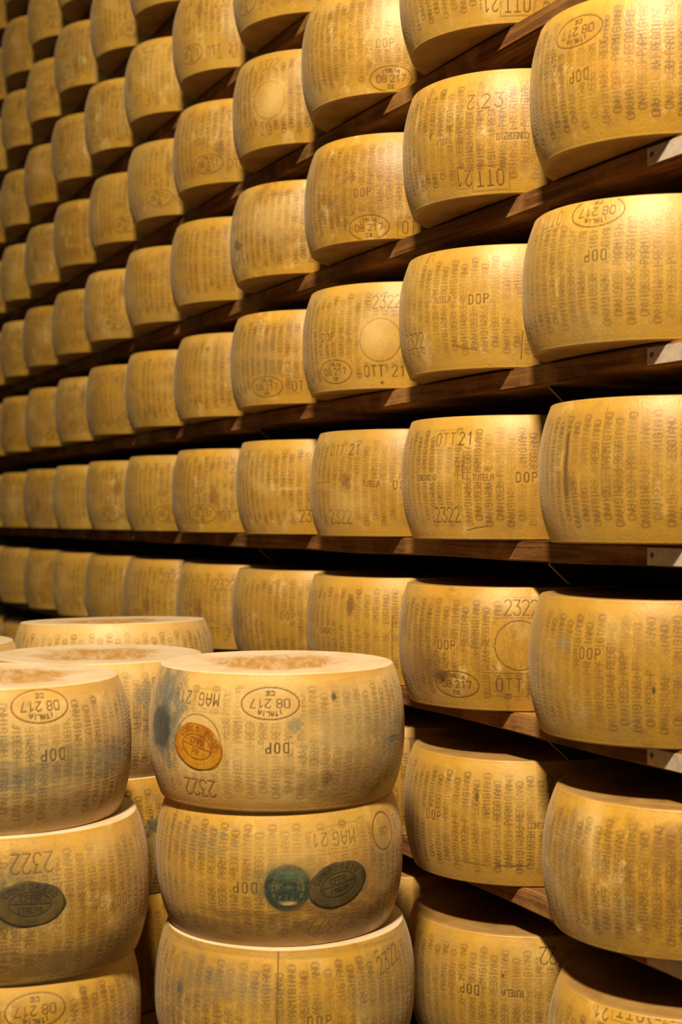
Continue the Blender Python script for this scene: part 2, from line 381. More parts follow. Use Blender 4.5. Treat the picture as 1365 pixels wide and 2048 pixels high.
# ------------------------------------------------------------------ wheel meshes
R0, H0 = 0.220, 0.2262
class Shape:
    def __init__(s, R=R0, H=H0, seed=0, drop=0.021, power=2.3):
        s.R, s.H, s.drop, s.p = R, H, drop, power
        g = np.random.default_rng(1000+seed)
        s.amp = [(int(g.integers(1, 6)), g.uniform(-9, 9), g.uniform(0, 6.28), g.uniform(0, 6.28), g.uniform(0.0001, 0.0007)) for _ in range(9)]
        s.skew = g.uniform(-0.0035, 0.0035)
    def r(s, z):
        t = np.abs(2*z/s.H)
        return s.R - s.drop*t**s.p + s.skew*(2*z/s.H)
    def wob(s, th, z):
        o = 0
        for n, kz, p1, p2, a in s.amp: o = o + a*np.sin(n*th+p1)*np.cos(kz*z*2+p2)
        return o
FIL = 0.0045
def wheel_mesh(name, shape, marks=(), seed=0, step=0.0016, full=False, strength=0.8, phase=0.0, face='face_shelf_shade', rind='rind'):
    R, H = shape.R, shape.H
    rng = np.random.default_rng(seed)
    if full:
        n = int(2*PI*R/step); th = np.linspace(-PI, PI, n, endpoint=False)
    else:
        half = math.radians(102); n = int(2*half*R/step)
        th = np.concatenate([np.linspace(-half, half, n), np.linspace(half, 2*PI-half, 30)[1:-1]])
    nt = len(th)
    zs = np.linspace(-H/2+FIL, H/2-FIL, int((H-2*FIL)/step))
    nz = len(zs)
    cv = Canvas(th*R, zs)
    for mk in marks:
        stamp(cv, mk['k'], mk['u'], mk['v'], **mk['o'])
    if strength > 0:
        if full: letter_columns(cv, rng, -PI*R+0.01, PI*R-0.01, strength, 0.099, phase)
        else: letter_columns(cv, rng, -math.radians(100)*R, math.radians(100)*R, strength, 0.099, phase)
    e = np.clip(cv.e, 0, 1)
    T = th[:, None]; Z = zs[None, :]
    rad = shape.r(Z)+shape.wob(T, Z)-0.0005*e
    rows_r = [rad[:, i] for i in range(nz)]; rows_z = [np.full(nt, z) for z in zs]
    ed = np.clip(e+cv.halo*(1-e), 0, 1); rows_e = [ed[:, i] for i in range(nz)]; rows_i = [cv.ink[:, i] for i in range(nz)]
    zero = np.zeros(nt, np.float32); zi = np.zeros((nt, 4), np.float32)
    def cap(sgn):
        z0 = sgn*(H/2-FIL); r0 = shape.r(np.array(z0))+shape.wob(th, z0)
        rr, zz = [], []
        for a in (22, 45, 68, 90):
            a = math.radians(a)
            rr.append(r0-FIL*(1-math.cos(a))); zz.append(np.full(nt, z0+sgn*FIL*math.sin(a)))
        r1 = r0-FIL
        for f, dip in ((0.965, 0.0), (0.93, 0.0011), (0.86, 0.0020), (0.7, 0.0026), (0.45, 0.0030), (0.2, 0.0031), (0.04, 0.0031)):
            rr.append(r1*f); zz.append(sgn*(H/2-dip)+0*th)
        return rr, zz
    tr, tz = cap(1); br, bz = cap(-1)
    nb = len(br)
    RR = br[::-1]+rows_r+tr; ZZ = bz[::-1]+rows_z+tz
    EE = [zero]*nb+rows_e+[zero]*nb
    I0 = cv.ink[:, 0].copy(); I1 = cv.ink[:, -1].copy()
    II = [zi]*(nb-4)+[I0]*4+rows_i+[I1]*4+[zi]*(nb-4)
    RR = np.stack(RR, 0); ZZ = np.stack(ZZ, 0); nr = len(RR)
    co = np.stack([RR*np.cos(th)[None], RR*np.sin(th)[None], ZZ], -1).reshape(-1, 3)
    co = np.concatenate([co, [[0, 0, -(H/2-0.0031)], [0, 0, H/2-0.0031]]])
    ev = np.concatenate([np.stack(EE, 0).reshape(-1), [0, 0]]).astype(np.float32)
    iv = np.concatenate([np.stack(II, 0).reshape(-1, 4), np.zeros((2, 4))]).astype(np.float32)
    i = np.arange(nr-1)[:, None]*nt; j = np.arange(nt)[None]; j2 = (j+1) % nt
    q = np.stack([i+j, i+j2, i+nt+j2, i+nt+j], -1).reshape(-1, 4)
    b0 = nr*nt
    tb = np.stack([np.full(nt, b0), j2[0], j[0]], -1)
    tt = np.stack([np.full(nt, b0+1), (nr-1)*nt+j[0], (nr-1)*nt+j2[0]], -1)
    loops = np.concatenate([q.reshape(-1), tb.reshape(-1), tt.reshape(-1)]).astype(np.int32)
    ls = np.concatenate([np.arange(len(q))*4, len(q)*4+np.arange(2*nt)*3]).astype(np.int32)
    rowm = np.zeros(nr-1, np.int32); rowm[:nb-2] = 1; rowm[nr-1-(nb-2):] = 1
    mi = np.concatenate([np.repeat(rowm, nt), np.ones(2*nt, np.int32)]).astype(np.int32)
    me = bpy.data.meshes.new(name)
    me.vertices.add(len(co)); me.vertices.foreach_set('co', co.astype(np.float32).reshape(-1))
    me.loops.add(len(loops)); me.loops.foreach_set('vertex_index', loops)
    me.polygons.add(len(ls)); me.polygons.foreach_set('loop_start', ls)
    me.polygons.foreach_set('material_index', mi)
    me.polygons.foreach_set('use_smooth', np.ones(len(ls), bool))
    me.update(calc_edges=True)
    a = me.attributes.new('imprint', 'FLOAT', 'POINT'); a.data.foreach_set('value', ev)
    a = me.attributes.new('ink', 'FLOAT_COLOR', 'POINT'); a.data.foreach_set('color', iv.reshape(-1))
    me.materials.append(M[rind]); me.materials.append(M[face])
    return me

def seal_part(parent, shape, u, v, a, b, tilt, mat, ring_word, inner, seed=0):
    """a thin pressed plate hugging the wall of its wheel, its own child mesh"""
    R = shape.R; step = 0.0013; nr, na = int(max(a, b)/step), 120
    t = np.linspace(0, 2*PI, na, endpoint=False); rho = np.linspace(0, 1, nr+1)[1:]
    g = np.random.default_rng(seed)
    edge = 1+0.012*np.sin(3*t+g.uniform(0, 6))+0.01*np.sin(7*t+g.uniform(0, 6))
    ct, stl = math.cos(math.radians(tilt)), math.sin(math.radians(tilt))
    X = a*rho[:, None]*(edge*np.cos(t))[None]; Y = b*rho[:, None]*(edge*np.sin(t))[None]
    lx = np.concatenate([[0.0], X.reshape(-1)]); ly = np.concatenate([[0.0], Y.reshape(-1)])
    # lettering in the plate's own frame
    segs = [ring_segs(a*0.96, b*0.96), ring_segs(a*0.58, b*0.52), np.array([(-a*0.55, 0, a*0.55, 0)])]
    for (word, a0, a1) in ring_word:
        for i, ch in enumerate(word):
            an = a0+(a1-a0)*i/max(1, len(word)-1)
            s = turn(text_segs(ch, 0.0050, 0.0085, 0.006), math.degrees(an)-90 if math.sin(an) > 0 or True else 0, a*0.77*math.cos(an), b*0.75*math.sin(an))
            if len(s): segs.append(s)
    for (word, dv, h) in inner:
        segs.append(turn(text_segs(word, h*0.55, h, h*0.82), 0, 0, dv))
    S = np.concatenate(segs); e = np.zeros(len(lx))
    for x0, y0, x1, y1 in S:
        dx, dy = x1-x0, y1-y0; L2 = dx*dx+dy*dy+1e-12
        tt = np.clip(((lx-x0)*dx+(ly-y0)*dy)/L2, 0, 1)
        d = np.hypot(lx-x0-tt*dx, ly-y0-tt*dy)
        e = np.maximum(e, np.clip((0.0020-d)/0.0010, 0, 1))
    U = u+ct*lx-stl*ly; V = v+stl*lx+ct*ly
    rr = np.concatenate([[0.0], np.repeat(rho, na)])
    lift = 0.0011*np.clip((1-rr)/0.06, -0.6, 1)+0.0001
    th = U/R; rad = shape.r(V)+shape.wob(th, V)+lift-0.0004*e
    co = np.stack([rad*np.cos(th), rad*np.sin(th), V], -1)
    # skirt ring sunk into the rind so that the plate has a real edge
    fc = [(0, 1+j, 1+(j+1) % na) for j in range(na)]
    for i in range(nr-1):
        o = 1+i*na
        fc += [(o+j, o+na+j, o+na+(j+1) % na, o+(j+1) % na) for j in range(na)]
    me = bpy.data.meshes.new('seal'); me.from_pydata(co.tolist(), [], fc); me.update()
    for p in me.polygons: p.use_smooth = True
    at = me.attributes.new('imprint', 'FLOAT', 'POINT'); at.data.foreach_set('value', e.astype(np.float32))
    me.materials.append(mat)
    o = bpy.data.objects.new('seal', me); C.objects.link(o); o.parent = parent
    return o

# ------------------------------------------------------------------ small solid helpers
def box_mesh(name, lo, hi, mat, bev=0.0, seg=2, cuts=None):
    import bmesh
    bm = bmesh.new(); bmesh.ops.create_cube(bm, size=1.0)
    lo, hi = np.array(lo), np.array(hi)
    for v in bm.verts: v.co = [lo[i]+(v.co[i]+0.5)*(hi[i]-lo[i]) for i in range(3)]
    if cuts:
        ed = [e for e in bm.edges if abs(e.verts[0].co.y-e.verts[1].co.y) > 0.5*(hi[1]-lo[1])]
        bmesh.ops.subdivide_edges(bm, edges=ed, cuts=cuts)
    if bev: bmesh.ops.bevel(bm, geom=[e for e in bm.edges if e.calc_face_angle(0) > 0.5], offset=bev, segments=seg, affect='EDGES')
    me = bpy.data.meshes.new(name); bm.to_mesh(me); bm.free(); me.materials.append(mat)
    return me
def link(name, me, parent=None, loc=(0, 0, 0)):
    o = bpy.data.objects.new(name, me); C.objects.link(o); o.location = loc
    if parent: o.parent = parent
    return o
def tag(o, label=None, cat=None, group=None, kind=None):
    if label: o['label'] = label
    if cat: o['category'] = cat
    if group: o['group'] = group
    if kind: o['kind'] = kind
    return o

# ------------------------------------------------------------------ layout of the shelving
XAX = 1.4985                    # line of the wheel centres on the shelves
S = 0.3115                      # shelf pitch
XB = 1.3925                     # front edge of the boards
TB = 0.036                      # board thickness
ZS = lambda row: CZ-0.0410+(3-row)*S      # top of the board of a shelf (row 3 is the eye-level one)
COLS = 'ABCDEFGHIJK'
LEFT = {                        # where the outline of each wheel begins in the frame
 3: [1075, 805, 617, 475, 343, 240, 170, 103, 48, 0, -42],
 2: [1045, 797, 605, 462, 343, 247, 173, 107, 48, 0, -42],
 1: [1057, 807, 610, 460, 337, 247, 170, 105, 45, 0, -42],
 0: [1057, 800, 603, 457, 345, 249, 170, 106, 50, 6, -38],
 -1: [None, None, 603, 463, 343, 243, 167, 103, 46, 0, -42],
 -2: [None, None, None, None, 343, 264, 176, 108, 57, 5, -42],
 -3: [None]*6 + [176, 112, 52, 0, -42],
 -4: [None]*9 + [0, -42],
 4: [1058, 798, 612, 465, 350, 238, 160, 97, 45, 0, -42],
 5: [1085, 808, 612, 470, 345, 240, 165, 100, 54, 3, -42],
 6: [1090, 812, 615, 470, 345],
}
SKIP = {(0, 0), (-1, 2), (-2, 4), (-3, 6)}
def left_px(y, x=XAX, R=R0):
    """frame column where the outline of a wheel centred at (x, y) begins"""
    t = np.linspace(0, 2*PI, 361)
    P = np.stack([x+R*np.cos(t), y+R*np.sin(t), np.full_like(t, CZ)], -1)
    return project(P)[0].min()
def solve_y(px):
    lo, hi = 0.9, 9.0
    for _ in range(40):
        m = (lo+hi)/2
        if left_px(m) > px: lo = m
        else: hi = m
    return (lo+hi)/2
def spaced(ys, gap):
    """least change that leaves every neighbour at least gap apart"""
    v = [y-gap*i for i, y in enumerate(ys)]; bl = []
    for x in v:
        bl.append([x, 1])
        while len(bl) > 1 and bl[-2][0] > bl[-1][0]:
            a, n = bl.pop(); b, k = bl.pop(); bl.append([(a*n+b*k)/(n+k), n+k])
    out = []
    for a, n in bl: out += [a]*n
    return [a+gap*i for i, a in enumerate(out)]

def surf_uv(px, py, c, shape, th0):
    """frame point -> (u, v) on the wall of a wheel at c"""
    d = ray(px, py); r = shape.R
    for _ in range(6):
        ox, oy = CAM[0]-c[0], CAM[1]-c[1]
        A = d[0]**2+d[1]**2; B = 2*(ox*d[0]+oy*d[1]); Cc = ox*ox+oy*oy-r*r
        disc = B*B-4*A*Cc
        t = (-B-math.sqrt(max(disc, 0)))/(2*A)
        p = CAM+d*t; v = p[2]-c[2]
        r = float(shape.r(np.clip(v, -shape.H/2, shape.H/2)))
    a = math.atan2(p[1]-c[1], p[0]-c[0])-th0
    a = (a+PI) % (2*PI)-PI
    return a*shape.R, v
def mk(k, px, py, rot=0.0, amt=0.9, **kw): return dict(k=k, p=(px, py), rot=rot, amt=amt, kw=kw)

MARKS = {}
MARKS['A1'] = [mk('oval', 1155, 63, 180), mk('DOP', 1158, 152, 180, sp=1.9), mk('blot', 1240, 140, 0, .35, size=(.05, .03), col=ORANGE)]
MARKS['A2'] = [mk('oval', 1194, 423, 180), mk('DOP', 1190, 511, 180, sp=1.9), mk('OTT', 1108, 440, 180, .6, h=.022), mk('box', 1108, 440, 0, .6, size=(.058, .034))]
MARKS['A3'] = [mk('crack', 1132, 930, 0, 1.0, size=(.0045, .095)), mk('blot', 1138, 965, 0, .5, size=(.012, .022), col=BROWN), mk('line', 1205, 900, 0, .5, size=(.002, .14)), mk('blot', 1225, 960, 0, .3, size=(.03, .03), col=BROWN)]
MARKS['A4'] = [mk('DOP', 1180, 1308, 0, sp=1.9), mk('blot', 1308, 1381, 0, .9, size=(.0025, .005), col=DARK), mk('blot', 1128, 1285, 0, .5, size=(.016, .012), col=GREY)]
MARKS['A5'] = [mk('blot', 1180, 1690, 0, 0.28, size=(.012, .07), col=PALE, edge=1.3, rough=.15), mk('blot', 1135, 1690, 0, .35, size=(.03, .06), col=GREY), mk('blot', 1158, 1745, 0, .5, size=(.003, .008), col=DARK)]
MARKS['A6'] = [mk('21', 1205, 2020, 180, h=.024), mk('OTT', 1262, 2022, 180, h=.024), mk('box', 1262, 2022, 0, size=(.066, .036)), mk('oval', 1352, 2034, 180), mk('crack', 1105, 2015, 0, .8, size=(.003, .02))]
MARKS['B0'] = [mk('21', 982, 10, 180, h=.022), mk('OTT', 1036, 9, 180, h=.024), mk('box', 1036, 9, 0, size=(.066, .036)), mk('line', 960, 52, 0, .5, size=(.14, .003))]
MARKS['B1'] = [mk('23', 984, 201, 0, h=.026, sp=1.7, asp=.55), mk('2', 942, 205, 180, h=.026), mk('21', 928, 358, 180, h=.026), mk('OTT', 981, 356, 180, h=.026), mk('box', 981, 356, 0, size=(.073, .042)), mk('box', 928, 358, 0, size=(.034, .034)), mk('CONSORZIO', 1026, 272, 180, h=.011, sp=1.3), mk('TUTELA', 888, 284, 180, .7, h=.010, sp=1.35), mk('crack', 862, 274, 0, .9, size=(.0018, .012))]
MARKS['B2'] = [mk('DOP', 957, 598, 0, sp=1.9), mk('TUTELA', 884, 600, 0, .7, h=.011, sp=1.35), mk('2322', 829, 684, 0, h=.028, sp=1.35), mk('OTT 21', 845, 520, 0, .5, h=.020), mk('line', 930, 695, 0, .8, size=(.05, -.012)), mk('line', 1045, 690, 0, .8, size=(.002, .05))]
MARKS['B3'] = [mk('OTT', 891, 879, 0, h=.022), mk('21', 931, 877, 0, 1.0, h=.023), mk('box', 893, 880, 0, .6, size=(.066, .036)), mk('DOP', 1054, 955, 0, sp=1.9), mk('CONSORZIO', 851, 956, 0, h=.010, sp=1.35), mk('TUTELA', 966, 955, 0, .8, h=.011, sp=1.35), mk('2322', 893, 1030, 0, h=.026, sp=1.35), mk('line', 955, 1057, 0, .9, size=(.045, .008)), mk('crack', 925, 930, 0, .6, size=(.0016, .05)), mk('blot', 886, 925, 0, 0.28, size=(.02, .035), col=PALE, edge=1.3, rough=.15)]
MARKS['B4'] = [mk('DOP', 893, 1290, 0, sp=1.9), mk('2322', 1044, 1216, 0, h=.027, sp=1.35), mk('box', 1044, 1216, 0, .5, size=(.07, .036)), mk('dots', 1040, 1292, 0), mk('oval', 912, 1369, 0), mk('OTT', 1019, 1371, 0, h=.024), mk('box', 1019, 1371, 0, .7, size=(.074, .042)), mk('blot', 882, 1352, 0, .9, size=(.017, .011), col=DARK), mk('blot', 868, 1340, 0, .5, size=(.028, .028), col=BROWN), mk('blot', 840, 1320, 0, .4, size=(.03, .06), col=BROWN)]
MARKS['B5'] = [mk('DOP', 867, 1630, 0, sp=1.9), mk('CONSORZIO', 1090, 1652, 0, .7, h=.011, sp=1.35), mk('22', 1112, 1568, 0, .8, h=.026), mk('crack', 954, 1594, 0, 1, size=(.0030, .012)), mk('line', 1025, 1733, 0, 1.0, size=(.060, .0025)), mk('line', 946, 1727, 0, .7, size=(.05, -.004)), mk('blot', 905, 1505, 0, .5, size=(.06, .006), col=BROWN)]
MARKS['B6'] = [mk('DOP', 939, 1978, 180, 1.0, sp=1.9), mk('TUTELA', 1027, 1987, 180, 1.0, h=.011, sp=1.35), mk('22', 1098, 1912, 180, h=.028, sp=1.35), mk('blot', 1006, 1952, 0, .9, size=(.0022, .003), col=DARK)]
MARKS['C0'] = [mk('DOP', 770, 86, 0, sp=1.9), mk('oval', 782, 157, 0), mk('blot', 790, 40, 0, 0.28, size=(.05, .05), col=PALE, edge=1.3, rough=.15)]
MARKS['C1'] = [mk('DOP', 725, 385, 0, sp=1.9), mk('oval', 737, 455, 0), mk('OTT', 828, 455, 0, h=.024), mk('box', 828, 455, 0, size=(.070, .038)), mk('blot', 690, 400, 0, .4, size=(.07, .04), col=BROWN)]
MARKS['C2'] = [mk('2322', 773, 604, 0, h=.027, sp=1.35), mk('box', 773, 604, 0, .6, size=(.07, .036)), mk('dots', 760, 680, 0, .8), mk('DOP', 655, 675, 0, sp=1.9), mk('oval', 669, 744, 0), mk('OTT', 748, 742, 0, 1, h=.022), mk('21', 798, 742, 0, 1, h=.022), mk('blot', 745, 665, 0, 0.39, size=(.03, .04), col=PALE, edge=1.3, rough=.15), mk('blot', 765, 765, 0, .8, size=(.004, .003), col=DARK)]
MARKS['C3'] = [mk('OTT', 674, 901, 0, h=.022), mk('21', 709, 899, 0, 1, h=.022), mk('TUTELA', 742, 968, 0, 1, h=.011, sp=1.35), mk('2322', 680, 1034, 0, 1, h=.028, sp=1.35), mk('DOP', 805, 970, 0, sp=1.9), mk('line', 645, 966, 0, .6, size=(.06, .004)), mk('blot', 692, 965, 0, .8, size=(.012, .018), col=BROWN), mk('blot', 700, 1010, 0, 0.22, size=(.05, .03), col=PALE, edge=1.3, rough=.15)]
MARKS['C4'] = [mk('blot', 702, 1212, 0, .8, size=(.010, .020), col=BROWN), mk('CONSORZIO', 655, 1262, 0, .8, h=.011, sp=1.3), mk('line', 785, 1280, 0, .9, size=(.001, .10))]
MARKS['C5'] = [mk('OTT', 806, 1490, 0, h=.024)]
MARKS['C6'] = []
MARKS['D0'] = [mk('dots', 537, 200, 0, .7), mk('2322', 535, 130, 0, .6, h=.027, sp=1.35), mk('blot', 550, 188, 0, 0.41, size=(.030, .045), col=PALE, edge=1.3, rough=.15), mk('OTT 21', 510, 265, 0, .6, h=.022), mk('crack', 477, 212, 0, .7, size=(.0025, .02))]
MARKS['D1'] = [mk('blot', 560, 388, 0, .5, size=(.05, .006), col=BROWN), mk('TUTELA', 588, 459, 0, .6, h=.011, sp=1.35), mk('blot', 476, 492, 0, .7, size=(.02, .014), col=DARK), mk('blot', 540, 430, 0, 0.28, size=(.07, .04), col=PALE, edge=1.3, rough=.15)]
MARKS['D2'] = [mk('oval', 533, 774, 0), mk('OTT', 603, 772, 0, h=.022), mk('blot', 520, 720, 0, .3, size=(.05, .06), col=GREY)]
MARKS['D3'] = [mk('2322', 625, 1032, 0, 1, h=.028, sp=1.35), mk('blot', 575, 977, 0, 0.28, size=(.03, .004), col=PALE, edge=1.3, rough=.15)]
MARKS['D4'] = [mk('DOP', 575, 1233, 0, .8, sp=1.9), mk('blot', 475, 1240, 0, .5, size=(.03, .03), col=BROWN)]
MARKS['M1'] = [mk('21', 373, 1394, 180, h=.019), mk('MAG', 418, 1400, 180, h=.019), mk('box', 418, 1402, 0, .5, size=(.060, .036)), mk('oval', 541, 1408, 180), mk('DOP', 555, 1497, 180, 1.0, sp=2.0, h=.0155), mk('2322', 400, 1576, 180, 1.0, h=.027, sp=1.35, wid=.0012), mk('dots', 394, 1485, 0, .8),
   mk('blot', 335, 1385, 0, .70, size=(.05, .045), col=BLUE, edge=1.0), mk('blot', 332, 1460, 0, .55, size=(.055, .05), col=BLUE, edge=.5), mk('blot', 320, 1455, 0, .97, size=(.036, .036), col=(.010, .024, .028), edge=.35, rough=.1), mk('blot', 590, 1450, 0, .45, size=(.012, .012), col=BLUE),
   mk('blot', 668, 1393, 0, .9, size=(.0045, .006), col=DARK), mk('blot', 657, 1557, 0, .75, size=(.009, .010), col=BROWN), mk('blot', 690, 1560, 0, .45, size=(.09, .035), col=BROWN), mk('blot', 700, 1345, 0, .45, size=(.09, .012), col=ORANGE), mk('blot', 430, 1590, 0, .4, size=(.09, .03), col=ORANGE), mk('blot', 700, 1450, 0, .30, size=(.07, .05), col=GREY), mk('blot', 780, 1480, 0, .45, size=(.05, .05), col=GREY), mk('blot', 785, 1478, 0, .5, size=(.02, .008), col=BLUE), mk('blot', 790, 1570, 0, .5, size=(.06, .04), col=BROWN), mk('blot', 560, 1615, 0, .5, size=(.3, .008), col=ORANGE), mk('TUTELA', 788, 1478, 0, .7, h=.009, sp=1.3)]
MARKS['M2'] = [mk('21', 641, 1681, 180, h=.020), mk('MAG', 690, 1676, 180, h=.021), mk('box', 690, 1676, 3, .8, size=(.062, .042)), mk('round', 768, 1662, 180), mk('DOP', 490, 1776, 180, .9, sp=2.0), mk('line', 344, 1660, 0, .9, size=(.004, .10)),
   mk('blot', 690, 1770, 0, .8, size=(.052, .043), col=(.14, .13, .06), edge=.5, rough=.15), mk('blot', 690, 1765, 0, .5, size=(.078, .055), col=ORANGE, edge=.8, rough=.3), mk('blot', 585, 1768, 0, .60, size=(.060, .034), col=(.06, .10, .07), edge=.8, rough=.15), mk('blot', 576, 1777, 0, .62, size=(.0370, .0370), col=(.022, .055, .042), edge=.25, rough=.06), mk('inkstamp', 576, 1777, 0, .85, size=(.0365, .0365), col=(.004, .030, .028)), mk('blot', 578, 1751, 0, .85, size=(.025, .0075), col=(0.002, .080, .055), edge=.4, rough=.1), mk('blot', 578, 1807, 0, .5, size=(.012, .003), col=PALE, rough=.1),
   mk('2322', 655, 1852, 180, .7, h=.028, sp=1.35), mk('blot', 395, 1680, 0, 0.32, size=(.055, .022), col=BLUE, edge=1.2, rough=.5), mk('blot', 760, 1720, 0, 0.24, size=(.04, .04), col=BLUE, edge=1.2, rough=.5), mk('blot', 560, 1870, 0, .55, size=(.26, .032), col=BROWN, rough=.5), mk('blot', 700, 1840, 0, .55, size=(.09, .04), col=BROWN, rough=.6), mk('blot', 400, 1870, 0, .5, size=(.1, .03), col=BROWN), mk('blot', 590, 1695, 0, 0.22, size=(.09, .035), col=PALE, edge=1.3, rough=.15)]
MARKS['M3'] = [mk('2322', 778, 1918, 12, .9, h=.026, sp=1.35), mk('DOP', 640, 2044, 0, .8, sp=2.0), mk('blot', 360, 1975, 0, .7, size=(.009, .010), col=(.01, .05, .06)), mk('blot', 385, 1980, 0, 0.24, size=(.06, .05), col=BLUE, edge=1.2, rough=.5), mk('blot', 460, 1972, 0, 0.24, size=(.07, .022), col=BLUE, edge=1.2, rough=.5), mk('line', 556, 1960, 0, .9, size=(.002, .16)), mk('blot', 760, 1990, 0, .35, size=(.05, .05), col=GREY), mk('blot', 550, 1910, 0, .4, size=(.25, .006), col=BROWN)]
MARKS['L1'] = [mk('oval', 82, 1413, 180), mk('DOP', 107, 1510, 180, 1.0, sp=2.0), mk('blot', 110, 1538, 0, .42, size=(.19, .030), col=(.09, .11, .07), edge=1.2, rough=.8), mk('blot', 20, 1560, 0, 0.28, size=(.06, .02), col=BLUE, edge=1.2, rough=.5), mk('blot', 225, 1510, 0, 0.28, size=(.035, .02), col=BLUE, edge=1.2, rough=.5), mk('blot', 100, 1640, 0, .5, size=(.25, .035), col=BROWN), mk('blot', 90, 1385, 0, .35, size=(.2, .012), col=ORANGE)]
MARKS['L2'] = [mk('2322', 65, 1728, 180, 1.0, h=.028, sp=1.35), mk('DOP', 250, 1797, 0, .8, sp=1.9), mk('blot', 10, 1815, 0, .8, size=(.028, .030), col=(.01, .028, .03), edge=.9), mk('blot', 20, 1790, 0, .5, size=(.05, .045), col=(.05, .07, .05), edge=1.0), mk('blot', 150, 1930, 0, .6, size=(.25, .030), col=BROWN, rough=.6), mk('blot', 190, 1700, 0, 0.19, size=(.1, .04), col=PALE, edge=1.3, rough=.15), mk('blot', 245, 1900, 0, .5, size=(.06, .05), col=BROWN, rough=.7)]
MARKS['L3'] = [mk('oval', 72, 2022, 180), mk('blot', 40, 1990, 0, 0.19, size=(.1, .02), col=PALE, edge=1.3, rough=.15)]
MARKS['S1'] = [mk('blot', 292, 1392, 0, .45, size=(.02, .02), col=BLUE), mk('blot', 285, 1440, 0, 0.21, size=(.05, .05), col=BLUE, edge=1.2, rough=.5), mk('blot', 285, 1535, 0, .5, size=(.09, .02), col=BROWN)]
MARKS['S2'] = [mk('blot', 306, 1652, 0, .95, size=(.012, .013), col=(.02, .028, .022)), mk('blot', 296, 1670, 0, .9, size=(.005, .005), col=DARK), mk('blot', 290, 1690, 0, .4, size=(.08, .05), col=GREY, rough=.9)]
MARKS['S3'] = []

LOOK = {                        # what sets the wheels with readable marks apart
 'A1': 'large pale cheese wheel, oval stamp near its top rim, top corner of shelving',
 'A2': 'big golden cheese wheel with upside-down oval stamp, under the top-corner wheel',
 'A3': 'golden cheese wheel with long dark vertical gash, at eye-level board end',
 'A4': 'bulging cheese wheel with small dark speck, below the wheel with the gash',
 'A5': 'big tan cheese wheel without stamps, near end of second shelf below eye level',
 'A6': 'cheese wheel cut off by the bottom edge, inverted month stamp and oval',
 'B0': 'brown cheese wheel with boxed month stamp along its bottom, cut by top edge',
 'B1': 'cheese wheel with boxed upside-down OTT 21 stamp near its bottom rim',
 'B2': 'cheese wheel with large DOP in the middle, 2322 at lower corner',
 'B3': 'cheese wheel with OTT 21 near top rim and creased face on eye-level board',
 'B4': 'cheese wheel with dark blot over its oval stamp and dotted circle',
 'B5': 'cheese wheel with small dark nick and thin crack along its bottom rim',
 'B6': 'dim cheese wheel with upside-down DOP and TUTELA, lowest beside the middle stack',
 'C0': 'glossy cheese wheel with crisp dark ITALIA oval, just under the top edge',
 'C1': 'cheese wheel with faint oval and boxed stamp, below the crisp ITALIA oval wheel',
 'C2': 'cheese wheel with pale dotted circle, oval and OTT 21 on its face',
 'C3': 'cheese wheel with brown smudge above 2322 on the eye-level board',
 'C4': 'cheese wheel with brown smudge and crack, on shelf behind the middle stack top',
 'C5': 'cheese wheel mostly hidden behind the middle stack, second shelf below eye level',
 'C6': 'cheese wheel sliver in shadow behind the middle stack, third shelf below eye level',
 'D0': 'cheese wheel with pale round bare patch on its face, upper shelves',
 'D2': 'cheese wheel with faint oval low on its face, first shelf above eye level',
}
ORD = ['', 'first', 'second', 'third', 'fourth', 'fifth', 'sixth', 'seventh', 'eighth', 'ninth', 'tenth', 'eleventh']
def shelf_words(row):
    if row == 3: return 'the eye-level shelf'
    return ('the %s shelf above eye level' % ORD[3-row]) if row < 3 else ('the %s shelf below eye level' % ORD[row-3])

def build_wheel(key, c, shape, seed, step, label, group, strength=0.8):
    th0 = math.atan2(CAM[1]-c[1], CAM[0]-c[0])
    ms = []
    for i, m in enumerate(MARKS.get(key, [])):
        u, v = surf_uv(*m['p'], c, shape, th0)
        ms.append(dict(k=m['k'], u=u, v=v, o=dict(rot=m['rot'], amt=m['amt'], seed=seed*31+i, **m['kw'])))
    rng = random.Random(seed)
    me = wheel_mesh('cheese_wheel', shape, ms, seed, step, False, strength, rng.uniform(0, COLW), 'face' if key[0] in 'MLSTU' else 'face_shelf_shade', 'rind_clean' if key in ('M1', 'L1', 'S1', 'T1', 'U1') else 'rind')
    o = link('cheese_wheel', me, None, c); o.rotation_euler = (0, 0, th0)
    tag(o, label, 'cheese wheel', group)
    return o, th0

# shared wheels for those too far off to read
GENERIC = []
def generic(i):
    while len(GENERIC) <= i:
        n = len(GENERIC); sh = Shape(R0, H0, 60+n)
        rng = np.random.default_rng(n); ms = []
        for q in range(3):
            u0 = -0.55+q*0.42+rng.uniform(-.05, .05)
            ms += [dict(k='DOP', u=u0, v=.0, o=dict(sp=1.9)), dict(k='oval', u=u0+.01, v=-.062, o={}), dict(k='2322', u=u0+.13, v=.06, o=dict(h=.027, sp=1.35)), dict(k='OTT 21', u=u0+.12, v=-.066, o=dict(h=.022)),
                   dict(k='blot', u=u0+.05, v=rng.uniform(-.05, .05), o=dict(size=(.012, .025), col=BROWN, amt=.6)), dict(k='blot', u=u0+.16, v=.0, o=dict(size=(.03, .04), col=PALE, amt=.18, edge=1.3, rough=.15))]
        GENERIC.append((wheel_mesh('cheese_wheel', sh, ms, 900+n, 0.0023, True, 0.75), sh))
    return GENERIC[i]

